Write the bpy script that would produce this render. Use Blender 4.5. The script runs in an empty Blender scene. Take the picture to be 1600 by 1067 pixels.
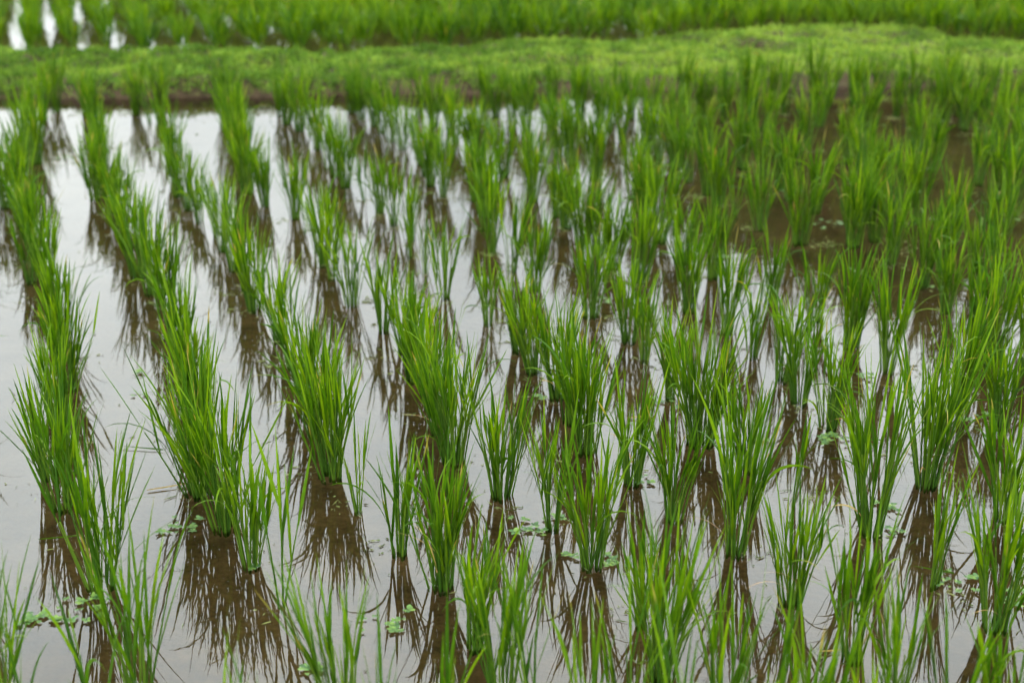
import bpy, math, random
import numpy as np
R = math.radians
scn = bpy.context.scene
col = scn.collection
rng = np.random.default_rng(7)
random.seed(7)

# ------------------------------------------------------------ camera, sky, sun, exposure
H_CAM, PITCH = 1.6, R(20.55)
cd = bpy.data.cameras.new('camera')
cam = bpy.data.objects.new('camera', cd); col.objects.link(cam)
cam.location = (0, 0, H_CAM)
cam.rotation_euler = (R(90) - PITCH, 0, 0)
cd.sensor_width = 36; cd.lens = 50
cd.clip_start = 0.05; cd.clip_end = 2000
cd.dof.use_dof = True; cd.dof.focus_distance = 3.35; cd.dof.aperture_fstop = 2.8
scn.camera = cam

SUN_EL, SUN_AZ = R(62), R(20)
w = bpy.data.worlds.new('World'); scn.world = w; w.use_nodes = True
wn, wl = w.node_tree.nodes, w.node_tree.links
wn.clear()
wo = wn.new('ShaderNodeOutputWorld'); bg = wn.new('ShaderNodeBackground')
sky = wn.new('ShaderNodeTexSky'); sky.sky_type = 'NISHITA'; sky.sun_disc = False
sky.sun_elevation = SUN_EL; sky.sun_rotation = SUN_AZ
tc = wn.new('ShaderNodeTexCoord')
nz = wn.new('ShaderNodeTexNoise'); nz.inputs['Scale'].default_value = 2.6; nz.inputs['Detail'].default_value = 5
nz.inputs['Roughness'].default_value = 0.5
cr = wn.new('ShaderNodeValToRGB')
cr.color_ramp.elements[0].position = 0.3; cr.color_ramp.elements[0].color = (8.0, 8.9, 9.2, 1)
cr.color_ramp.elements[1].position = 0.72; cr.color_ramp.elements[1].color = (14.0, 14.9, 14.6, 1)
mx = wn.new('ShaderNodeMix'); mx.data_type = 'RGBA'; mx.inputs[0].default_value = 0.93
wl.new(tc.outputs['Generated'], nz.inputs['Vector'])
wl.new(nz.outputs['Fac'], cr.inputs['Fac'])
wl.new(sky.outputs['Color'], mx.inputs[6]); wl.new(cr.outputs['Color'], mx.inputs[7])
# an overcast sky: dull at the horizon, brighter overhead
sx = wn.new('ShaderNodeSeparateXYZ'); wl.new(tc.outputs['Generated'], sx.inputs[0])
el = wn.new('ShaderNodeValToRGB'); ee = el.color_ramp.elements
ee[0].position = 0.0; ee[0].color = (0.28,) * 3 + (1,)
ee[1].position = 1.0; ee[1].color = (1.3,) * 3 + (1,)
for p_, v_ in ((0.2, 0.50), (0.35, 0.88), (0.46, 1.18), (0.6, 1.28)):
    q_ = ee.new(p_); q_.color = (v_, v_, v_, 1)
wl.new(sx.outputs[2], el.inputs['Fac'])
gm = wn.new('ShaderNodeMix'); gm.data_type = 'RGBA'; gm.blend_type = 'MULTIPLY'; gm.inputs[0].default_value = 1
wl.new(mx.outputs[2], gm.inputs[6]); wl.new(el.outputs['Color'], gm.inputs[7])
wl.new(gm.outputs[2], bg.inputs['Color']); bg.inputs['Strength'].default_value = 0.15
wl.new(bg.outputs['Background'], wo.inputs['Surface'])

sd = bpy.data.lights.new('sun', 'SUN'); sd.energy = 1.0; sd.angle = R(25); sd.color = (1, 0.97, 0.92)
so = bpy.data.objects.new('sun', sd); col.objects.link(so)
so.rotation_euler = (R(90) - SUN_EL, 0, R(180) - SUN_AZ)
scn.view_settings.view_transform = 'Standard'; scn.view_settings.look = 'None'
scn.view_settings.gamma = 1; scn.view_settings.exposure = 1.8
scn.cycles.max_bounces = 10; scn.cycles.transparent_max_bounces = 16
scn.cycles.diffuse_bounces = 4

# ------------------------------------------------------------ helpers
def ground(px, py, z=0.0):
    """point of the level z seen at a place of the 1600x1067 photograph: where the surveyed plants stand"""
    X = (px - 800) / 2222.2; Y = -(py - 533.5) / 2222.2
    fy = math.cos(PITCH) + Y * math.sin(PITCH); fz = -math.sin(PITCH) + Y * math.cos(PITCH)
    t = (H_CAM - z) / -fz
    return np.array([X * t, fy * t])

def mesh_np(name, V, F, mats, tint=None, smooth=True):
    me = bpy.data.meshes.new(name)
    V = np.asarray(V, np.float32); F = np.asarray(F, np.int32)
    k = F.shape[1]
    me.vertices.add(len(V)); me.vertices.foreach_set('co', V.ravel())
    me.loops.add(F.size); me.loops.foreach_set('vertex_index', F.ravel())
    me.polygons.add(len(F)); me.polygons.foreach_set('loop_start', np.arange(0, F.size, k, dtype=np.int32))
    me.polygons.foreach_set('loop_total', np.full(len(F), k, np.int32))
    me.polygons.foreach_set('use_smooth', np.full(len(F), smooth))
    if tint is not None:
        a = me.attributes.new('tint', 'FLOAT_COLOR', 'POINT')
        c = np.ones((len(V), 4), np.float32); c[:, :tint.shape[1]] = tint
        a.data.foreach_set('color', c.ravel())
    me.update(calc_edges=True)
    for m in (mats if isinstance(mats, (list, tuple)) else [mats]): me.materials.append(m)
    return me

def link(name, me, parent=None, loc=None):
    o = bpy.data.objects.new(name, me); col.objects.link(o)
    if parent is not None: o.parent = parent
    if loc is not None: o.location = loc
    return o

def tag(o, label=None, cat=None, group=None, kind=None):
    for k, v in (('label', label), ('category', cat), ('group', group), ('kind', kind)):
        if v: o[k] = v
    return o

def mat(name):
    m = bpy.data.materials.new(name); m.use_nodes = True
    n = m.node_tree.nodes; n.clear()
    out = n.new('ShaderNodeOutputMaterial')
    return m, n, m.node_tree.links, out

def leaf_material(name, dark, mid, light, trans, rough=0.45, tw=0.42, spec=0.35):
    m, n, l, out = mat(name)
    at = n.new('ShaderNodeAttribute'); at.attribute_name = 'tint'
    sep = n.new('ShaderNodeSeparateColor'); l.new(at.outputs['Color'], sep.inputs[0])
    ramp = n.new('ShaderNodeValToRGB')
    e = ramp.color_ramp.elements
    e[0].position = 0.0; e[0].color = (*dark, 1)
    e[1].position = 1.0; e[1].color = (*light, 1)
    c = e.new(0.5); c.color = (*mid, 1)
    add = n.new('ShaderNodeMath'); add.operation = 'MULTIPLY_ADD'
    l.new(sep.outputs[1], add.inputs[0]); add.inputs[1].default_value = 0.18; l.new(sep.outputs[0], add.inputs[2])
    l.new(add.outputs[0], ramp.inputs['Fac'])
    # long veins and blotches
    tx = n.new('ShaderNodeTexCoord'); ns = n.new('ShaderNodeTexNoise'); ns.inputs['Scale'].default_value = 60
    l.new(tx.outputs['Object'], ns.inputs['Vector'])
    hsv = n.new('ShaderNodeHueSaturation'); mr = n.new('ShaderNodeMapRange')
    mr.inputs[1].default_value = 0.3; mr.inputs[2].default_value = 0.7; mr.inputs[3].default_value = 0.85; mr.inputs[4].default_value = 1.15
    l.new(ns.outputs['Fac'], mr.inputs[0]); l.new(mr.outputs[0], hsv.inputs['Value']); dm = n.new('ShaderNodeMix'); dm.data_type = 'RGBA'; dm.inputs[7].default_value = (0.15, 0.125, 0.03, 1)
    l.new(sep.outputs[2], dm.inputs[0]); l.new(ramp.outputs['Color'], dm.inputs[6]); l.new(dm.outputs[2], hsv.inputs['Color'])
    p = n.new('ShaderNodeBsdfPrincipled'); p.inputs['Roughness'].default_value = rough
    p.inputs['Specular IOR Level'].default_value = spec
    l.new(hsv.outputs['Color'], p.inputs['Base Color'])
    tr = n.new('ShaderNodeBsdfTranslucent')
    mul = n.new('ShaderNodeMix'); mul.data_type = 'RGBA'; mul.blend_type = 'MULTIPLY'; mul.inputs[0].default_value = 1
    l.new(hsv.outputs['Color'], mul.inputs[6]); mul.inputs[7].default_value = (*trans, 1)
    l.new(mul.outputs[2], tr.inputs['Color'])
    ms = n.new('ShaderNodeMixShader'); ms.inputs[0].default_value = tw
    l.new(p.outputs[0], ms.inputs[1]); l.new(tr.outputs[0], ms.inputs[2]); l.new(ms.outputs[0], out.inputs['Surface'])
    return m

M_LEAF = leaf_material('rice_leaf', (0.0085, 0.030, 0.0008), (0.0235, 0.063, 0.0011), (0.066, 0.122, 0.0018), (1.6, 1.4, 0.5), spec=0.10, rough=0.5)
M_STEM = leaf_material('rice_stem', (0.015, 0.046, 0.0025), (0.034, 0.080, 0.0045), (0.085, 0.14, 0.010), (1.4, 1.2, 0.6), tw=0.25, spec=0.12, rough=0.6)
M_DEAD = leaf_material('withered_leaf', (0.10, 0.04, 0.01), (0.19, 0.10, 0.025), (0.26, 0.19, 0.05), (1.1, 1, 0.8), tw=0.3)
M_WEED = leaf_material('floating_weed', (0.014, 0.042, 0.009), (0.034, 0.078, 0.017), (0.078, 0.130, 0.018), (1.1, 1.1, 0.7), rough=0.6, tw=0.25, spec=0.2)
M_COVER = leaf_material('bank_cover', (0.018, 0.044, 0.005), (0.050, 0.100, 0.010), (0.118, 0.172, 0.022), (1.3, 1.2, 0.8), rough=0.8, tw=0.35, spec=0.03)

# mud
def mud_material(name, c0, c1, scale, rough, bump):
    m, n, l, out = mat(name)
    tx = n.new('ShaderNodeTexCoord')
    a = n.new('ShaderNodeTexNoise'); a.inputs['Scale'].default_value = scale; a.inputs['Detail'].default_value = 8; a.inputs['Roughness'].default_value = 0.65
    b = n.new('ShaderNodeTexNoise'); b.inputs['Scale'].default_value = scale * 7; b.inputs['Detail'].default_value = 6
    l.new(tx.outputs['Object'], a.inputs['Vector']); l.new(tx.outputs['Object'], b.inputs['Vector'])
    mm = n.new('ShaderNodeMath'); mm.operation = 'MULTIPLY_ADD'; mm.inputs[1].default_value = 0.45
    l.new(b.outputs['Fac'], mm.inputs[0]); 
    sc = n.new('ShaderNodeMath'); sc.operation = 'MULTIPLY'; sc.inputs[1].default_value = 0.6; l.new(a.outputs['Fac'], sc.inputs[0]); l.new(sc.outputs[0], mm.inputs[2])
    r = n.new('ShaderNodeValToRGB'); r.color_ramp.elements[0].position = 0.35; r.color_ramp.elements[1].position = 0.68
    r.color_ramp.elements[0].color = (*c0, 1); r.color_ramp.elements[1].color = (*c1, 1)
    l.new(mm.outputs[0], r.inputs['Fac'])
    p = n.new('ShaderNodeBsdfPrincipled'); p.inputs['Roughness'].default_value = rough; p.inputs['Specular IOR Level'].default_value = 0.04
    l.new(r.outputs['Color'], p.inputs['Base Color'])
    bp = n.new('ShaderNodeBump'); bp.inputs['Strength'].default_value = bump; bp.inputs['Distance'].default_value = 0.02
    l.new(mm.outputs[0], bp.inputs['Height']); l.new(bp.outputs[0], p.inputs['Normal'])
    l.new(p.outputs[0], out.inputs['Surface'])
    return m
M_MUD = mud_material('paddy_mud', (0.0100, 0.0074, 0.0027), (0.0370, 0.0265, 0.0110), 9, 0.9, 0.6)
M_BANK = mud_material('bank_mud', (0.008, 0.006, 0.003), (0.045, 0.030, 0.017), 14, 0.75, 1.0)

# water: a real interface - mirror by Fresnel over the tinted view of the mud below
m, n, l, out = mat('paddy_water'); M_WATER = m
tx = n.new('ShaderNodeTexCoord')
n1 = n.new('ShaderNodeTexNoise'); n1.inputs['Scale'].default_value = 5; n1.inputs['Detail'].default_value = 2
n2 = n.new('ShaderNodeTexNoise'); n2.inputs['Scale'].default_value = 34; n2.inputs['Detail'].default_value = 2
n3 = n.new('ShaderNodeTexNoise'); n3.inputs['Scale'].default_value = 2.3; n3.inputs['Detail'].default_value = 2
for q in (n1, n2, n3): l.new(tx.outputs['Object'], q.inputs['Vector'])
mr = n.new('ShaderNodeMapRange'); mr.inputs[1].default_value = 0.45; mr.inputs[2].default_value = 0.72; mr.inputs[3].default_value = 0.02; mr.inputs[4].default_value = 0.32
l.new(n3.outputs['Fac'], mr.inputs[0])
mu = n.new('ShaderNodeMath'); mu.operation = 'MULTIPLY'; l.new(n2.outputs['Fac'], mu.inputs[0]); l.new(mr.outputs[0], mu.inputs[1])
ad = n.new('ShaderNodeMath'); ad.operation = 'ADD'; l.new(mu.outputs[0], ad.inputs[0]); l.new(n1.outputs['Fac'], ad.inputs[1])
bp = n.new('ShaderNodeBump'); bp.inputs['Strength'].default_value = 0.06; bp.inputs['Distance'].default_value = 0.012
l.new(ad.outputs[0], bp.inputs['Height'])
fr = n.new('ShaderNodeFresnel'); fr.inputs['IOR'].default_value = 1.36
gl = n.new('ShaderNodeBsdfGlossy'); gl.inputs['Roughness'].default_value = 0.0
l.new(bp.outputs[0], gl.inputs['Normal'])
tp = n.new('ShaderNodeBsdfTransparent'); tp.inputs['Color'].default_value = (0.84, 0.78, 0.70, 1)
ms = n.new('ShaderNodeMixShader'); l.new(fr.outputs[0], ms.inputs[0]); l.new(tp.outputs[0], ms.inputs[1]); l.new(gl.outputs[0], ms.inputs[2])
l.new(ms.outputs[0], out.inputs['Surface'])

# ------------------------------------------------------------ value noise for relief
def vnoise(x, y, s, seed):
    g = np.random.default_rng(seed).random((128, 128))
    u = x * s; v = y * s; i = np.floor(u).astype(int); j = np.floor(v).astype(int)
    fu = u - i; fv = v - j; fu = fu * fu * (3 - 2 * fu); fv = fv * fv * (3 - 2 * fv)
    a = g[i % 128, j % 128]; b = g[(i + 1) % 128, j % 128]; c = g[i % 128, (j + 1) % 128]; d = g[(i + 1) % 128, (j + 1) % 128]
    return (a * (1 - fu) + b * fu) * (1 - fv) + (c * (1 - fu) + d * fu) * fv

def grid_mesh(xs, ys):
    X, Y = np.meshgrid(xs, ys); nx, ny = len(xs), len(ys)
    i = np.arange(nx * ny).reshape(ny, nx)
    F = np.stack([i[:-1, :-1], i[:-1, 1:], i[1:, 1:], i[1:, :-1]], -1).reshape(-1, 4)
    return X.ravel(), Y.ravel(), F

# ------------------------------------------------------------ setting: mud sheet to the horizon, water, bank
xs = np.concatenate([[-900, -200, -60, -20], np.arange(-8, 8.01, 0.05), [20, 60, 200, 900]])
ys = np.concatenate([[-900, -100, -10], np.arange(1.0, 9.0, 0.05), np.arange(9, 16, 0.25), [20, 40, 100, 300, 900]])
X, Y, F = grid_mesh(xs, ys)
Z = -0.048 + 0.022 * (vnoise(X + 50, Y + 50, 3, 1) - .5) + 0.010 * (vnoise(X + 50, Y + 50, 11, 2) - .5)
far = (np.abs(X) > 15) | (Y > 30) | (Y < 0)
Z[far] = -0.05
tag(link('ground', mesh_np('ground', np.stack([X, Y, Z], 1), F, M_MUD)), kind='structure')

# bank lines (in plan): front foot and back foot of the earth ridge
bx = np.arange(-9, 9.01, 0.04)
front_pts = [ground(px, py) for px, py in ((-2200, 158), (-300, 158), (100, 156), (450, 153), (800, 149), (1100, 142), (1350, 139), (1600, 137), (3400, 135))]
back_pts = [ground(px, py, 0.09) for px, py in ((-2200, 80), (-300, 80), (0, 77), (350, 76), (700, 72), (950, 60), (1200, 46), (1400, 42), (1480, 56), (1600, 62), (3400, 66))]
fx = np.interp(bx, [p[0] for p in front_pts], [p[1] for p in front_pts])
kx = np.interp(bx, [p[0] for p in back_pts], [p[1] for p in back_pts])
fx += 0.10 * (vnoise(bx + 20, bx * 0 + 3, 2.2, 5) - .5) + 0.05 * (vnoise(bx + 20, bx * 0 + 9, 8, 6) - .5)
nt = 46
t = np.linspace(0, 1, nt)
BX = np.repeat(bx[None], nt, 0)
yA = fx - 0.03; yB = kx + 0.12
BY = yA[None] + (yB - yA)[None] * t[:, None]
d0 = BY - yA; d1 = yB - BY
prof = np.minimum(1, d0 / 0.14) ** 0.7 * np.minimum(1, np.maximum(d1, 0) / 0.16) ** 0.8
BZ = -0.07 + 0.14 * prof + (prof > .3) * (0.06 * (vnoise(BX + 20, BY, 2.5, 8) - .5) + 0.05 * (vnoise(BX + 20, BY, 9, 9) - .5)) + prof * 0.03 * (vnoise(BX + 20, BY, 22, 10) - .5)
i = np.arange(nt * len(bx)).reshape(nt, len(bx))
F = np.stack([i[:-1, :-1], i[:-1, 1:], i[1:, 1:], i[1:, :-1]], -1).reshape(-1, 4)
BV = np.stack([BX.ravel(), BY.ravel(), BZ.ravel()], 1)
tag(link('earth_bank', mesh_np('earth_bank', BV, F, M_BANK)), kind='structure')

def plane(name, x0, x1, y0, y1, z, m):
    return link(name, mesh_np(name, [(x0, y0, z), (x1, y0, z), (x1, y1, z), (x0, y1, z)], [(0, 1, 2, 3)], m, smooth=False))
tag(plane('water', -120, 120, -20, 140, 0.0, M_WATER), kind='structure')

# ------------------------------------------------------------ strips: every blade of a plant in one go
def strips(P0, th0, psi, L, bend, pw, W, twist, nseg, tint, fold=0.25, sheath=False, zmin=None):
    """P0 (n,3) starts; th0 lean from vertical; psi heading; L length; bend added lean; W width. Returns V, F, tint."""
    n = len(L); t = np.linspace(0, 1, nseg + 1)
    th = th0[:, None] + bend[:, None] * t[None] ** pw[:, None]
    ds = L[:, None] / nseg
    thm = (th[:, 1:] + th[:, :-1]) / 2
    hx = np.concatenate([np.zeros((n, 1)), np.cumsum(np.sin(thm) * ds, 1)], 1)
    hz = np.concatenate([np.zeros((n, 1)), np.cumsum(np.cos(thm) * ds, 1)], 1)
    c, s = np.cos(psi)[:, None], np.sin(psi)[:, None]
    C = np.stack([P0[:, :1] + hx * c, P0[:, 1:2] + hx * s, P0[:, 2:3] + hz], -1)
    if zmin is not None: C[..., 2] = np.maximum(C[..., 2], zmin)
    D = np.stack([np.sin(th) * c, np.sin(th) * s, np.cos(th)], -1)
    side = np.stack([-s + 0 * t, c + 0 * t, 0 * th], -1)
    nor = np.cross(side, D)
    tw = twist[:, None, None] * (0.6 + 0.8 * t[None, :, None])
    S = side * np.cos(tw) + nor * np.sin(tw); N = np.cross(S, D)
    if sheath: wp = 1 - 0.35 * t
    else: wp = np.minimum(1, 0.55 + 1.6 * t) * np.clip(1 - t ** 2.3, 0, 1) ** 0.85
    hw = (W[:, None] * wp[None] / 2)[..., None]
    A = C - S * hw + N * hw * fold; B = C + S * hw + N * hw * fold
    V = np.stack([A, C, B], 2)                                    # n, seg+1, 3, 3
    k = (np.arange(n)[:, None] * (nseg + 1) + np.arange(nseg)[None]) * 3
    q = []
    for a in (0, 1): q.append(np.stack([k + a, k + a + 1, k + a + 4, k + a + 3], -1))
    F = np.stack(q, 2).reshape(-1, 4)
    hsh = (np.sin(P0[:, 0] * 7919.1 + P0[:, 1] * 6271.7 + L * 9173.3) * 43758.5) % 1
    dry = (hsh < 0.07)[:, None] * np.clip((t[None] - (0.62 + 3.5 * hsh[:, None])) / 0.12, 0, 1)
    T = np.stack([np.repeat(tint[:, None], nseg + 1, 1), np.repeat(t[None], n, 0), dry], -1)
    T = np.repeat(T[:, :, None], 3, 2)
    return V.reshape(-1, 3), F, T.reshape(-1, 3), C

def tubes(C, rad, sides, tint):
    """C (n,k,3) centrelines -> closed-look tubes"""
    n, k, _ = C.shape
    a = np.arange(sides) / sides * 2 * math.pi
    r = rad[:, None] * np.linspace(1, 0.55, k)[None]
    V = C[:, :, None] + np.stack([np.cos(a), np.sin(a), 0 * a], -1)[None, None] * r[..., None, None]
    b = (np.arange(n)[:, None, None] * k + np.arange(k - 1)[None, :, None]) * sides
    s = np.arange(sides)[None, None]; s2 = (s + 1) % sides
    F = np.stack([b + s, b + s2, b + sides + s2, b + sides + s], -1).reshape(-1, 4)
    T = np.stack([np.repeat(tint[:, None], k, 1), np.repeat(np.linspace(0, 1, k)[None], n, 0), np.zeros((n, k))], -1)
    return V.reshape(-1, 3), F, np.repeat(T[:, :, None], sides, 2).reshape(-1, 3)

def rice(rg, H, nleaf, spread, lean, leandir, seg=7, tone=0.0, wmul=1.0, arch=0.07):
    """one clump round the origin: returns (stem V,F,T), (leaf V,F,T)"""
    nleaf = int(nleaf * 1.6) if nleaf > 18 else nleaf
    nt = max(3, int(round(nleaf / 2.9)))
    rb = 0.023 * math.sqrt(nt / 20) * spread ** 0.5
    ang = rg.uniform(0, 2 * math.pi, nt); rr = rb * np.sqrt(rg.random(nt))
    bx_, by_ = rr * np.cos(ang), rr * np.sin(ang)
    out_ = np.where(rr > 0, ang, 0) + rg.normal(0, 0.5, nt)
    th = np.abs(rg.normal(0, R(4.0), nt)) + R(6.4) * spread * rr / rb
    vx = np.sin(th) * np.cos(out_) + lean * math.cos(leandir); vy = np.sin(th) * np.sin(out_) + lean * math.sin(leandir)
    th = np.arcsin(np.clip(np.hypot(vx, vy), 0, .9)); psi = np.arctan2(vy, vx)
    Ls = H * rg.uniform(0.30, 0.52, nt) + 0.05
    k = 5; t = np.linspace(0, 1, k)
    bnd = rg.uniform(R(0), R(5), nt)
    tht = th[:, None] + bnd[:, None] * t
    C = np.zeros((nt, k, 3)); C[:, 0] = np.stack([bx_, by_, np.full(nt, -0.014)], -1)
    for q in range(1, k):
        a = (tht[:, q] + tht[:, q - 1]) / 2; d = Ls / (k - 1)
        C[:, q] = C[:, q - 1] + np.stack([np.sin(a) * np.cos(psi) * d, np.sin(a) * np.sin(psi) * d, np.cos(a) * d], -1)
    st = tubes(C, rg.uniform(0.0022, 0.0036, nt), 5, rg.uniform(0.1, 0.8, nt))
    own = rg.integers(0, nt, nleaf); own[:nt] = np.arange(nt)[:len(own[:nt])]
    lvl = rg.uniform(0.25, 1.0, nleaf); lvl[:nt] = 1.0                     # one leaf tops every tiller
    f = lvl * (k - 1); i0 = np.minimum(f.astype(int), k - 2); fr_ = (f - i0)[:, None]
    P0 = C[own, i0] * (1 - fr_) + C[own, i0 + 1] * fr_
    dev = rg.normal(0, 1, nleaf) * R(8) * (1.5 - lvl * 0.8)
    heading = psi[own] + rg.normal(0, 0.9, nleaf) * (1.3 - 0.6 * lvl)
    th0 = th[own] * 0.9 + np.abs(dev)
    L = H * rg.uniform(0.30, 0.80, nleaf) * (1.08 - 0.22 * lvl)
    bend = rg.gamma(1.6, R(5.2), nleaf)
    bent = rg.random(nleaf) < arch
    bend = np.where(bent, rg.uniform(R(60), R(125), nleaf), bend)
    pw = np.where(bent, rg.uniform(1.0, 2.6, nleaf), rg.uniform(1.2, 2.4, nleaf))
    W = rg.uniform(0.0044, 0.0092, nleaf) * wmul
    lt = np.clip(rg.beta(1.5, 1.7, nleaf) + tone, 0, 1)
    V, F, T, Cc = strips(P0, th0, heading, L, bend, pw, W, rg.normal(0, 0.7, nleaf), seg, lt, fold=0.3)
    top = np.quantile(Cc[:, :, 2].max(1), 0.96)
    s = H / top
    V = V * [s, s, s]; V[:, 2] = np.where(V[:, 2] < 0.002, 0.002, V[:, 2])
    sV = st[0] * [s, s, s]
    return (sV, st[1], st[2]), (V, F, T)

# ------------------------------------------------------------ where the clumps stand (surveyed, row by row)
ROWS = {
 -5: [(5,1110),(-48,930),(-95,800),(-70,640),(-78,560),(-60,500),(-52,450),(-40,400),(-38,360),(-30,318),(-24,280)],
 -4: [(219,1085),(157,915),(100,790),(98,690),(108,606),(100,530),(78,461),(62,418),(48,380),(34,342),(9,322),(30,290),(57,254),(38,225),(60,200),(87,173)],
 -3: [(535,1130),(440,940),(393,883),(352,822),(310,768),(312,690),(300,610),(283,546),(262,500),(236,458),(216,431),(200,385),(192,352),(177,330),(149,310),(165,270),(158,238),(146,210),(135,182)],
 -2: [(787,1090),(739,1007),(689,916),(623,864),(562,798),(515,742),(498,680),(480,620),(435,532),(398,483),(366,421),(348,390),(278,305),(272,262),(262,228),(256,200),(212,178),(252,172)],
 -1: [(1130,1130),(1035,1060),(1002,974),(927,882),(862,823),(783,774),(709,720),(675,637),(646,593),(599,515),(549,475),(520,434),(495,392),(460,340),(416,320),(387,300),(378,250),(359,208),(352,176)],
 0: [(1400,1110),(1333,1026),(1234,940),(1148,862),(1053,808),(986,754),(915,704),(871,620),(834,580),(813,546),(763,505),(695,463),(665,424),(641,400),(643,373),(570,312),(539,290),(515,245),(468,203),(438,181)],
 1: [(1556,977),(1457,913),(1360,832),(1237,788),(1095,690),(1050,620),(1006,562),(982,532),(923,492),(835,451),(770,394),(760,358),(740,312),(691,305),(655,256),(628,232),(595,206),(549,175)],
 2: [(1570,808),(1451,757),(1293,667),(1249,627),(1220,593),(1175,556),(1138,519),(1075,485),(1000,440),(935,394),(910,384),(883,355),(867,337),(827,294),(787,274),(735,240),(701,208),(655,180)],
 3: [(1700,730),(1560,667),(1495,637),(1387,580),(1330,539),(1205,471),(1112,433),(1065,408),(1030,377),(1015,353),(987,307),(930,280),(893,256),(848,213),(800,190),(758,172)],
 4: [(1660,620),(1605,580),(1549,566),(1478,485),(1391,411),(1333,382),(1250,380),(1187,358),(1149,337),(1104,302),(1055,262),(1010,235),(950,205),(905,185),(862,168)],
 5: [(1620,500),(1521,446),(1397,395),(1340,352),(1273,330),(1219,294),(1160,262),(1098,241),(1060,218),(1015,200),(965,172)],
 6: [(1640,440),(1553,399),(1489,370),(1430,348),(1374,307),(1324,254),(1260,232),(1200,212),(1130,190),(1068,165)],
 7: [(1640,372),(1582,337),(1529,287),(1453,267),(1425,234),(1350,214),(1280,196),(1225,178),(1170,160)],
 8: [(1660,330),(1630,280),(1554,231),(1526,216),(1463,178),(1400,182),(1335,174),(1270,156)],
 9: [(1640,240),(1590,214),(1530,190),(1470,165),(1372,153)],
 10: [(1640,196),(1590,180),(1540,166),(1474,150)],
 11: [(1640,162),(1576,148)],
}
# height m, leaves, spread, lean, lean heading(deg) for the ones that show well
LOOK = {
 (100,790):(.33,52,1.5,0,0),(157,915):(.37,46,1.45,.02,60),(352,822):(.37,64,1.35,.03,180),(310,768):(.38,60,1.3,.06,150),
 (393,883):(.31,40,.75,0,0),(440,940):(.38,9,.8,.02,90),(515,742):(.37,74,1.15,.03,170),(562,798):(.25,16,1,0,0),
 (623,864):(.29,26,.95,.02,200),(689,916):(.34,62,1.1,0,0),(709,720):(.36,66,1.2,0,0),(783,774):(.31,48,1.15,0,0),
 (862,823):(.31,24,.7,0,0),(927,882):(.33,48,1.15,.02,20),(986,754):(.31,42,.95,.02,20),(1053,808):(.31,38,1.1,.05,10),
 (915,704):(.34,66,1.15,0,0),(1095,690):(.38,80,1.3,.02,180),(739,1007):(.28,44,1.0,.09,10),(1002,974):(.26,22,.8,.03,180),
 (1035,1060):(.38,50,1.1,.02,20),(535,1130):(.35,34,1.25,.02,180),(219,1085):(.38,26,1.1,0,0),(5,1110):(.36,26,1.5,.03,0),
 (787,1090):(.32,34,1.1,0,0),(1148,862):(.41,48,1.05,.02,90),(1237,788):(.25,14,.7,0,0),(1234,940):(.29,40,1.2,.02,180),
 (1360,832):(.44,58,1.1,.01,90),(1451,757):(.43,64,1.25,.03,30),(1570,808):(.33,36,1.1,.02,30),(1457,913):(.30,20,.75,0,0),
 (1333,1026):(.33,34,1.15,0,0),(1556,977):(.37,46,1.3,.02,10),(1130,1130):(.33,22,1.2,0,0),(1400,1110):(.33,26,1.2,0,0),
 (763,505):(.24,20,.8,.02,90),(695,463):(.29,30,1.2,0,0),(599,515):(.30,28,.9,0,0),(549,475):(.30,34,1.2,0,0),
 (1175,556):(.27,22,.8,0,0),(1006,562):(.28,26,.8,0,0),(1293,667):(.31,38,1.1,0,0),(675,637):(.34,40,1.1,.05,160),
 (398,483):(.31,44,1.0,0,0),(1521,446):(.33,30,.9,0,0),(-70,640):(.36,40,1.5,.02,0),(-95,800):(.37,40,1.5,.04,0),(-78,560):(.33,40,1.4,0,0),
}
EXTRA = [((150,1165),(.33,6,.6,0,0)), ((352,1270),(.33,14,1.4,0,0)), ((415,1275),(.33,8,1,0,0)), ((985,1165),(.34,16,1.8,0,0)),
         ((1270,1180),(.33,20,1.3,0,0)), ((1565,1165),(.33,20,1.4,0,0)), ((840,1130),(.35,12,1.6,0,0)), ((600,1240),(.33,10,1.2,0,0)), ((1075,1215),(.34,16,1.3,0,0)),
         ((55,1195),(.34,12,1.3,0,0)), ((690,1195),(.33,14,1.2,0,0)), ((920,1200),(.34,14,1.5,0,0)), ((1195,1205),(.35,16,1.3,0,0)), ((1480,1180),(.33,18,1.3,0,0)), ((1345,1215),(.35,14,1.4,0,0))]

ORD = 'first second third fourth fifth sixth seventh eighth ninth tenth eleventh twelfth thirteenth fourteenth fifteenth sixteenth seventeenth eighteenth nineteenth twentieth'.split()
GROUP = 'rice clumps transplanted in rows'
all_pts = []
for r_, pts in ROWS.items():
    full = []
    for a, b in zip(pts, pts[1:]):
        ga, gb = ground(*a), ground(*b)
        full.append((a, ga))
        nmiss = int(np.linalg.norm(gb - ga) / 0.21 + 0.35) if a[1] < 880 else 1
        for q in range(1, nmiss):
            g = ga + (gb - ga) * q / nmiss + rng.normal(0, 0.018, 2)
            full.append((None, g))
    full.append((pts[-1], ground(*pts[-1])))
    all_pts.append((r_, full))

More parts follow.
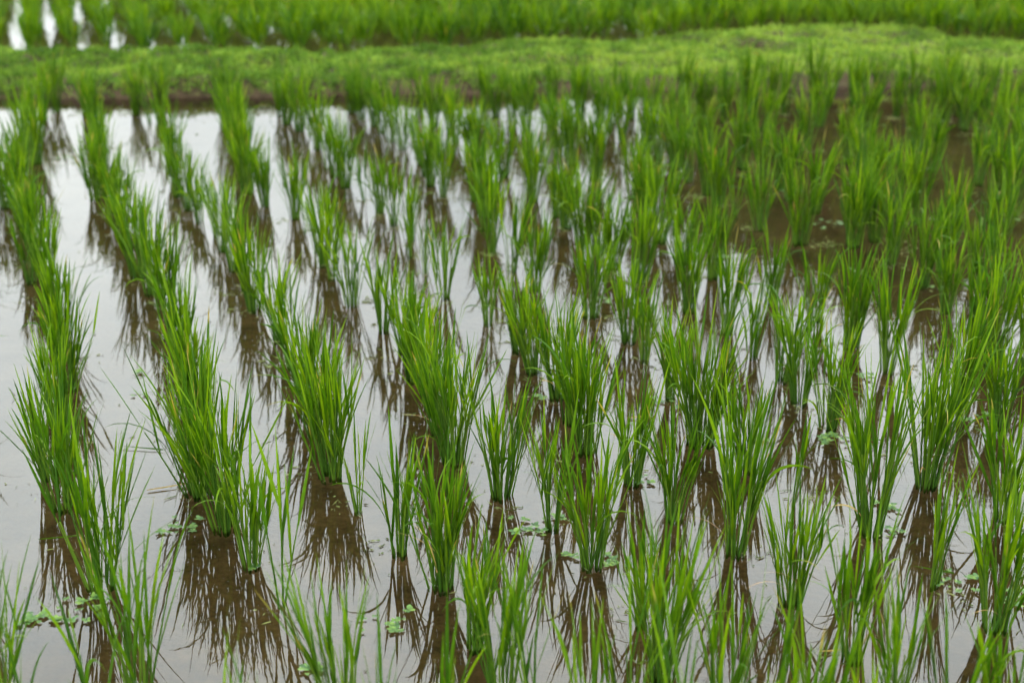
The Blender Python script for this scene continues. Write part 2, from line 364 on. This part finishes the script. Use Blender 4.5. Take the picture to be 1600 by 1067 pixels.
clumps = []
for r_, full in all_pts:
    # count only those whose foot is inside the picture
    shown = [k for k, (p, g) in enumerate(full) if p is None or (-20 < p[0] < 1600 and p[1] < 1067)]
    nsh = len(shown)
    for k, (p, g) in enumerate(full):
        look = LOOK.get(p)
        if look is None:
            d = g[1]
            big = rng.random()
            right = r_ >= 4 and d > 4.5
            look = (rng.uniform(0.27, 0.36) + (0.01 if right else 0), int(24 + 36 * big) + (4 if r_ >= 3 else 0), rng.uniform(0.75, 1.12), abs(rng.normal(0, .04)), rng.uniform(0, 360))
            if r_ >= 3 and d > 5.4: look = (rng.uniform(.29, .365), int(32 + 26 * big), rng.uniform(.85, 1.15), look[3], look[4])
            if r_ <= -2 and p is None: look = (look[0] * .88, int(look[1] * .6), look[2] * .85, look[3], look[4])
            if rng.random() < 0.09: look = (rng.uniform(.2, .26), rng.integers(9, 18), rng.uniform(.7, 1.1), look[3], look[4])
        clumps.append(dict(row=r_, p=p, g=g, look=look, k=(shown.index(k) if k in shown else None), n=nsh, below=(p is not None and p[1] >= 1067)))
for p, look in EXTRA:
    clumps.append(dict(row=None, p=p, g=ground(*p), look=look, k=None, n=0, below=True))
clumps.sort(key=lambda c: c['g'][1])
print('clumps', len(clumps))

used = {}
BELOW = [id(c) for c in sorted((c for c in clumps if (c['row'] is None or c['below']) and -60 < c['p'][0] < 1660), key=lambda c: c['p'][0])]
ORD += ['twenty first', 'twenty second', 'twenty third', 'twenty fourth', 'twenty fifth']
EDGE = [id(c) for c in clumps if c['row'] == -5 and not c['below']]
CUT = [id(c) for c in clumps if c['row'] not in (-5, None) and c['k'] is None and not c['below']]
def label_for(c):
    H, nl, sp, ln, _ = c['look']
    size = 'tall' if H > .36 else 'short' if H < .285 else ''
    body = 'bushy' if nl >= 54 else 'sparse' if nl <= 20 else 'thin' if nl <= 30 else 'dense' if nl > 42 else 'middling'
    if c['row'] is None or c['below']:
        k_ = BELOW.index(id(c))
        lab = f"blurred {body} rice tips rising over the bottom edge, {ORD[k_]} such tuft from the left"
    elif c['row'] == -5:
        lab = f"{size} {body} rice clump just outside the left edge, {ORD[EDGE.index(id(c))]} up from the bottom corner"
    elif c['k'] is None:
        lab = f"{size} {body} rice clump cut by the right edge, {ORD[CUT.index(id(c))]} up from the bottom corner"
    elif c['k'] <= c['n'] // 2 + 1 or c['n'] <= 6:
        lab = f"{size} {body} rice clump, {ORD[c['k']]} from the front in the {ORD[c['row'] + 4]} row from left"
    else:
        lab = f"{size} {body} rice clump, {ORD[c['n'] - 1 - c['k']]} from the bank in the {ORD[c['row'] + 4]} row from left"
    return ' '.join(lab.split())

N_THINGS = 300
stuff = []
dead_for = {(689,916), (1234,940), (709,720), (871,620), (1451,757), (1293,667), (352,822), (1556,977), (986,754), (157,915), (1148,862), (675,637), (1360,832)}
for ci, c in enumerate(clumps):
    H, nl, sp, ln, ld = c['look']; H *= 1.04
    d = float(np.hypot(*c['g']))
    rg = np.random.default_rng(1000 + ci)
    near = d < 5.6
    st, lf = rice(rg, H, nl if near else int(nl * 0.95), sp, ln, R(ld), seg=8 if d < 4.5 else 5, tone=rg.normal(0, .05), wmul=1.0 if near else 1.1, arch=0.06 if c['row'] is None or c['row'] < 2 else 0.1)
    loc = (float(c['g'][0]), float(c['g'][1]), 0.0)
    if ci >= N_THINGS:
        stuff.append((st, lf, loc)); continue
    lab = label_for(c)
    e = bpy.data.objects.new('rice_clump', None); col.objects.link(e); e.location = loc; e.empty_display_size = 0.05
    tag(e, lab, 'rice plant', GROUP)
    link('stems', mesh_np('stems', *st[:2], M_STEM, st[2]), e)
    link('leaves', mesh_np('leaves', *lf[:2], M_LEAF, lf[2]), e)
    if c['p'] in dead_for:
        for q in range(1 + (ci % 2)):
            P0 = np.array([[rg.normal(0, .015), rg.normal(0, .015), rg.uniform(.02, .07)]])
            V, F, T, _ = strips(P0, rg.uniform(R(20), R(45), 1), rg.uniform(0, 6.28, 1), rg.uniform(.08, .15, 1), rg.uniform(R(50), R(100), 1), np.full(1, 1.2), np.full(1, .0045), rg.normal(0, .6, 1), 8, rg.uniform(.2, 1, 1), zmin=0.002)
            tag(link('withered_leaf', mesh_np('withered_leaf', V, F, M_DEAD, T), e), 'yellow brown drooping leaf')
    c['label'] = lab

# ------------------------------------------------------------ rice past the three hundred nearest, and the paddy beyond the bank
def merge(parts):
    V, F, T, o = [], [], [], 0
    for v, f, t_ in parts:
        V.append(v); F.append(f + o); T.append(t_); o += len(v)
    return np.concatenate(V), np.concatenate(F), np.concatenate(T)
VAR = []
for q in range(28):
    rg = np.random.default_rng(50 + q)
    st, lf = rice(rg, 0.34 if q < 14 else 0.29, 34 if q < 14 else 16, 1.3 if q < 14 else 1.0, .02, rg.uniform(0, 6.28), seg=4, wmul=1.5, arch=.08)
    VAR.append(merge([lf]))
parts = []
for st, lf, loc in stuff:
    v, f, t_ = merge([lf]); parts.append((v + loc, f, t_))
    v, f, t_ = merge([st]); parts.append((v + loc, f, t_))
if parts:
    V, F, T = merge(parts)
    tag(link('distant_rice', mesh_np('distant_rice', V, F, M_LEAF, T)), 'dense blurred rice standing just below the grassy bank', 'rice', kind='stuff')
parts = []
a = np.array([-0.060, 0.19]); b = np.array([0.25, 0.04])
org = ground(52, 60)
for i in range(-14, 60):
    for j in range(-40, 95):
        g = org + b * (i - 0.02) + a * j + rng.normal(0, 0.022, 2)
        kb = np.interp(g[0], bx, yB)
        if g[1] < kb + 0.02 + 0.14 * rng.random() or g[1] > 19 or abs(g[0]) > 0.36 * g[1] + 1.6: continue
        if rng.random() < 0.02: continue
        v, f, t_ = VAR[rng.integers(0, 14) + (14 if i < 5 and rng.random() < .25 else 0)]
        s = (rng.uniform(0.82, 1.12) + .25 * (float(vnoise(g[:1] + 30, g[1:], 1.3, 52)[0]) - .5)) * (0.95 if i < 6 else 1.0); an = rng.uniform(0, 6.28); wd = s * (1.35 if i >= 3 else 1.0); ca, sa = math.cos(an) * wd, math.sin(an) * wd
        W_ = np.stack([v[:, 0] * ca - v[:, 1] * sa + g[0], v[:, 0] * sa + v[:, 1] * ca + g[1], v[:, 2] * s], 1)
        tt = t_.copy(); tt[:, 0] = np.clip(tt[:, 0] + .12 + rng.normal(0, .08) + .5 * (float(vnoise(g[:1] + 30, g[1:], .8, 51)[0]) - .5), 0, 1)
        parts.append((W_, f, tt))
print('far clumps', len(parts))
V, F, T = merge(parts)
tag(link('far_paddy_rice', mesh_np('far_paddy_rice', V, F, M_LEAF, T)), 'blurred mass of rice in the paddy beyond the bank', 'rice', kind='stuff')

# ------------------------------------------------------------ low weeds and short grass on the bank
def on_bank(n, rg):
    x = rg.uniform(-4.6, 4.9, n); u = rg.random(n)
    y0 = np.interp(x, bx, yA); y1 = np.interp(x, bx, yB)
    y = y0 + 0.02 + u * (y1 - y0 - 0.02)
    ix = (x - bx[0]) / 0.04; iy = np.clip((y - y0) / (y1 - y0), 0, 1) * (nt_b - 1)
    i0 = ix.astype(int); j0 = np.minimum(iy.astype(int), nt_b - 2); fx_ = ix - i0; fy_ = iy - j0
    z = (BZ[j0, i0] * (1 - fx_) + BZ[j0, i0 + 1] * fx_) * (1 - fy_) + (BZ[j0 + 1, i0] * (1 - fx_) + BZ[j0 + 1, i0 + 1] * fx_) * fy_
    return x, y, z, y - y0, y1 - y
nt_b = nt if isinstance(nt, int) else 46
rg = np.random.default_rng(77)
x, y, z, dfr, dbk = on_bank(90000, rg)
# fewer on the cut front face, patchy bare mud
den = np.clip((dfr - 0.015 - 0.12 * np.clip(vnoise(x + 20, y * .3, 3.1, 31) * 1.6 - .5, 0, 1)) / 0.04, 0, 1) * np.clip((vnoise(x + 20, y, 7, 33) + .35) * 1.3, 0, 1)
keep = (rg.random(len(x)) < den) & (z > 0.0)
x, y, z = x[keep], y[keep], z[keep]; n_ = len(x); print('bank leaves', n_)
hgt = 0.3 + 1.6 * vnoise(x + 20, y, 4, 35) ** 1.5
P0 = np.stack([x, y, z + rg.uniform(0, .025, n_) * hgt], 1)
tn = np.clip(rg.normal(0.42, 0.2, n_) + 0.9 * (vnoise(x + 20, y, 7, 36) - .5) + 0.5 * (vnoise(x + 20, y, 2, 37) - .5) + np.clip(x / 5, -.12, .24), 0, 1)
V, F, T, _ = strips(P0, rg.uniform(R(10), R(80), n_), rg.uniform(0, 6.28, n_), rg.uniform(.014, .042, n_), rg.uniform(0, R(60), n_), np.full(n_, 1.3), rg.uniform(.007, .017, n_), rg.normal(0, .4, n_), 2, tn, fold=.2)
ng = 26000
x, y, z, dfr, dbk = on_bank(ng, rg); keep = (rg.random(ng) < np.where(dfr > .14, .45, 1.0) * vnoise(x + 20, y, 3.3, 41) * 1.5) & (z > 0.0) & (dfr > .04); x, y, z = x[keep], y[keep], z[keep]; ng = len(x)
P0 = np.stack([x, y, z], 1)
V2, F2, T2, _ = strips(P0, rg.uniform(0, R(30), ng), rg.uniform(0, 6.28, ng), rg.uniform(.03, .085, ng), rg.uniform(0, R(60), ng), np.full(ng, 1.5), rg.uniform(.003, .005, ng), rg.normal(0, .5, ng), 3, rg.uniform(.2, .9, ng))
V, F, T = merge([(V, F, T), (V2, F2, T2)])
tag(link('bank_weeds', mesh_np('bank_weeds', V, F, M_COVER, T)), 'short bright green weeds covering the top of the bank', 'weeds', kind='stuff')

# ------------------------------------------------------------ floating weed mats: rosettes of small oval leaves
def rosette(rg, R0):
    V, F, T = [], [], []; o = 0
    nl = rg.integers(5, 9)
    for q in range(nl):
        an = q / nl * 6.283 + rg.normal(0, .25); L = R0 * rg.uniform(.7, 1.2); Wd = L * rg.uniform(.55, .8)
        tilt = rg.uniform(R(2), R(24)); tint = float(np.clip(rg.normal(.5, .28), 0, 1))
        ns = 5; m = 4
        for s in range(ns + 1):
            u = s / ns
            wv = Wd / 2 * (math.sin(math.pi * min(1, (u * .93 + .07))) ** .6) if u < 1 else Wd * .12
            for k in range(m + 1):
                v = k / m * 2 - 1
                lx = R0 * .12 + u * L; ly = v * wv; lz = 0.003 + math.sin(tilt) * u * L + 0.18 * abs(v) ** 2 * wv - .35 * (u ** 2) * L * math.sin(tilt) * .6
                V.append((lx * math.cos(an) - ly * math.sin(an), lx * math.sin(an) + ly * math.cos(an), lz)); T.append((tint, u * .8, 0))
        for s in range(ns):
            for k in range(m):
                i = o + s * (m + 1) + k; F.append((i, i + 1, i + m + 2, i + m + 1))
        o += (ns + 1) * (m + 1)
    return np.array(V), np.array(F), np.array(T)
MATS = [  # px, py, half width px, number of rosettes, label
 (285, 822, 32, 6, 'small floating weed mat on pale water between the two bushy rows at lower left'),
 (130, 952, 46, 9, 'widest floating weed mat, near the bottom left corner behind blurred blades'),
 (45, 966, 24, 4, 'floating weed rosettes against the left edge of the photo near the bottom'),
 (600, 972, 40, 8, 'floating weed mat on pale water between two clumps, lower left of centre'),
 (490, 1052, 18, 3, 'few floating weed leaves at the bottom edge beside a blurred clump'),
 (838, 822, 44, 8, 'floating weed mat around the foot of a narrow upright rice clump'),
 (900, 868, 16, 3, 'floating weed leaves left of a clump foot in the lower middle'),
 (965, 876, 22, 4, 'floating weed leaves right of a clump foot in the lower middle'),
 (1012, 750, 18, 3, 'floating weed leaves beside a clump foot just right of centre'),
 (1305, 690, 26, 7, 'compact floating weed mat in front of a dark clump, right of centre'),
 (1395, 790, 26, 4, 'scattered floating weed right of the tallest rice clump'),
 (1495, 908, 40, 7, 'floating weed mat beside a narrow clump near the lower right'),
 (1585, 938, 30, 8, 'dense floating weed mat touching the right edge of the photo'),
 (1400, 832, 14, 3, 'tiny floating weed patch at the foot of the tallest clump'),
 (1045, 632, 26, 5, 'thin floating weed mat on brown water, middle right'),
 (1115, 640, 12, 2, 'pair of weed rosettes beside the bushiest clump, middle right'),
 (845, 622, 12, 2, 'pair of floating weed rosettes beside two clumps at the centre'),
 (1192, 692, 12, 2, 'pair of floating weed rosettes in open water right of centre'),
 (1520, 652, 24, 5, 'pale floating weed between clumps near the right edge'),
 (215, 617, 14, 3, 'small yellow green weed floating on open water near the left'),
 (210, 582, 10, 2, 'tiny weed floating on open water near the left, farther back'),
 (1462, 450, 14, 2, 'round pale weed rosettes on brown water at the right'),
 (870, 355, 20, 4, 'blurred weed mat floating at a clump foot, upper middle'),
 (975, 312, 20, 4, 'blurred weed mat in the white water channel, upper middle'),
 (1290, 352, 28, 6, 'blurred scattered weed on brown water, upper right'),
 (1465, 345, 24, 5, 'blurred bright weed on brown water beside a dense clump, upper right'),
 (1590, 345, 20, 4, 'blurred weed at the right edge, upper part of the photo'),
 (93, 250, 12, 2, 'blurred green weed alone in the first white water channel'),
 (400, 890, 12, 2, 'tiny weed leaves around the foot of a narrow clump, lower left'),
 (1340, 425, 14, 3, 'small weed flecks on brown water below a blurred clump, right of centre'),
 (1240, 303, 16, 4, 'blurred weed flecks between dense clumps, upper right of centre'),
 (1425, 302, 18, 4, 'blurred bright weed flecks just behind the dense upright clump, upper right'),
 (1128, 402, 12, 3, 'tiny weed flecks on white water, a little right of the centre'),
 (1352, 590, 14, 3, 'tiny weed flecks beside the tall clumps, right side, middle height'),
 (942, 470, 16, 3, 'small weed flecks on pale water near the centre, between two clumps'),
 (1570, 348, 14, 2, 'blurred pair of weed rosettes left of the right edge, upper part'),
]
rg = np.random.default_rng(5)
for px, py, hw, nr, lab in MATS:
    g = ground(px, py); half = hw * (g[1]) / 2222 * 1.05
    e = bpy.data.objects.new('floating_weed', None); col.objects.link(e); e.location = (g[0], g[1], 0); e.empty_display_size = .03
    tag(e, lab, 'water weed', 'mats of floating weed')
    for q in range(int(nr * 2.2)):
        v, f, t_ = rosette(rg, rg.uniform(.004, .014))
        o = link('rosette', mesh_np('rosette', v, f, M_WEED, t_), e)
        o.location = (half * rg.uniform(-1, 1), half * .9 * rg.uniform(-1, 1), rg.uniform(0, .002))

# ------------------------------------------------------------ trees behind the paddies, above the frame, whose dark images lie on the water
M_CROWN = leaf_material('tree_leaf', (0.012, 0.032, 0.004), (0.030, 0.062, 0.007), (0.06, 0.10, 0.012), (1.3, 1.2, .6), spec=.1)
M_BARK = mud_material('bark', (0.03, 0.022, 0.015), (0.09, 0.07, 0.05), 6, 0.9, 0.8)
def tree(x, y, h, rad, seed, lab):
    rg = np.random.default_rng(seed)
    e = bpy.data.objects.new('tree', None); col.objects.link(e); e.location = (x, y, 0); tag(e, lab, 'tree', 'trees behind the far paddy')
    k = 9; t = np.linspace(0, 1, k); lines = [np.stack([.25 * np.sin(t * 3 + seed), .2 * np.cos(t * 2.3), t * h * .8], -1)]; rad_ = [.22]
    for q in range(13):
        a = q * 2.4; z0 = h * rg.uniform(.14, .62); L = rad * rg.uniform(.6, .95)
        lines.append(np.stack([np.cos(a) * L * t, np.sin(a) * L * t, z0 + t * h * rg.uniform(.08, .25)], -1)); rad_.append(.08)
    V, F, T = tubes(np.array(lines), np.array(rad_), 8, np.full(len(lines), .4))
    link('trunk', mesh_np('trunk', V, F, M_BARK, T), e)
    nc = 110; ca = rg.uniform(0, 6.283, nc); cz = rg.uniform(.12, .97, nc); cr_ = rad * np.sqrt(rg.random(nc)) * np.clip(1.15 - np.abs(cz - .45) * 1.35, .25, 1)
    C = np.stack([cr_ * np.cos(ca), cr_ * np.sin(ca), cz * h], -1); nl = 170
    P = np.repeat(C, nl, 0) + rg.normal(0, rad * .15, (nc * nl, 3)); n_ = len(P); tn = np.clip(np.repeat(rg.uniform(.1, .8, nc), nl) + rg.normal(0, .1, n_), 0, 1)
    P[:, 2] = np.maximum(P[:, 2], .5)
    V, F, T, _ = strips(P, rg.uniform(0, 3.1, n_), rg.uniform(0, 6.28, n_), rg.uniform(.18, .34, n_), rg.uniform(0, 1, n_), np.ones(n_), rg.uniform(.12, .2, n_), rg.normal(0, 1, n_), 2, tn)
    link('crown', mesh_np('crown', V, F, M_CROWN, T), e)
for q, (az, dist, h, rad, lab) in enumerate([(10.6, 31, 7.6, 2.6, 'leftmost broad tree behind the paddies, mirrored dark in the upper right water'), (15.4, 33, 8.9, 3.0, 'tallest round tree behind the paddies, second from the left of the tree line'),
        (20.2, 31, 7.9, 2.8, 'round tree behind the paddies, third from the left of the tree line'), (25.2, 32, 8.4, 3.2, 'rightmost dense tree behind the paddies, mirrored at the right edge')]):
    tree(dist * math.sin(R(az)), dist * math.cos(R(az)), h, rad, q + 3, lab)

# fallen blades lying on the water
FALL = [
 (230, 768, 20, .10, 'pale fallen blade floating by the left clumps', .9), (255, 705, 170, .12, 'long green blade lying on open water at the left', .2),
 (1490, 898, 160, .09, 'fallen blade resting on the water between two right clumps', .3), (1280, 1020, 5, .05, 'broken pale blade floating at lower right', .9),
 (668, 640, 5, .06, 'dry straw lying across the water at centre', .8), (980, 655, 10, .05, 'short dry straw on brown water right of centre', .9),
 (1380, 690, 175, .10, 'thin fallen blade across water near the tall right clumps', .3), (60, 845, 10, .10, 'fallen green blade floating at the left edge', .3),
]
for px, py, an, L, lab, tn in FALL:
    g = ground(px, py)
    one = np.ones(1)
    V, F, T, _ = strips(np.array([[0, 0, 0.004]]), one * R(88), one * R(an), one * L, one * R(3), one, one * .005, one * 1.5, 8, one * tn, fold=.2)
    V[:, 2] = np.clip(V[:, 2], 0.001, 0.006) + 0.001
    tag(link('fallen_leaf', mesh_np('fallen_leaf', V, F, M_DEAD if tn > .5 else M_LEAF, T), loc=(g[0], g[1], 0)), lab, 'leaf', 'fallen blades on the water')
# a bit of dead twig sticking up from the water
g = ground(26, 620)
tv = tubes(np.array([[(-.02, 0, -.02), (-.005, 0, .006), (.02, 0, .014)], [(-.005, 0, .004), (-.012, 0, .016), (-.018, 0, .026)]]), np.array([.0018, .0012]), 5, np.array([.1, .1]))
tag(link('twig', mesh_np('twig', *tv[:2], M_BANK, tv[2]), loc=(g[0], g[1], 0)), 'dark forked twig poking out of the water near the left edge', 'twig')

# scum and torn bits of leaf drifting round the clump feet
rg = np.random.default_rng(9)
near_c = [c for c in clumps if c['g'][1] < 9 and abs(c['g'][0]) < 4]
cx = []
for c in near_c:
    k_ = rg.integers(4, 30) * (2 if c['row'] is not None and c['row'] >= 3 else 1)
    a_ = rg.uniform(0, 6.28); off = np.array([math.cos(a_), math.sin(a_)]) * rg.uniform(.02, .09)
    cx.append(c['g'] + off + rg.normal(0, .028, (k_, 2)))
cx.append(np.stack([rg.uniform(-2.5, 3, 500), rg.uniform(2.4, 8, 500)], 1))
cx = np.concatenate(cx); n_ = len(cx)
V, F, T, _ = strips(np.column_stack([cx, np.full(n_, .002)]), np.full(n_, R(88)), rg.uniform(0, 6.28, n_), rg.gamma(2, .005, n_) + .003, np.zeros(n_), np.ones(n_), rg.uniform(.0015, .007, n_), rg.uniform(1.45, 1.7, n_), 2, rg.random(n_), fold=.1)
V[:, 2] = np.clip(V[:, 2], 0.0008, 0.004)
M_SCUM = leaf_material('scum', (0.03, 0.025, 0.01), (0.06, 0.09, 0.02), (0.16, 0.18, 0.06), (1.1, 1, .8), rough=.7, tw=.15, spec=.2)
tag(link('floating_debris', mesh_np('floating_debris', V, F, M_SCUM, T)), 'torn leaf bits and scum drifting on the water around the clumps', 'debris', kind='stuff')

# duplicate label check: things one cannot tell apart are told apart by a closer look at their neighbours
from collections import Counter
cnt = Counter(c['label'] for c in clumps if 'label' in c)
print('dups', [(k, v) for k, v in cnt.items() if v > 1][:20], 'long', [k for k in cnt if len(k.split()) > 16][:5])
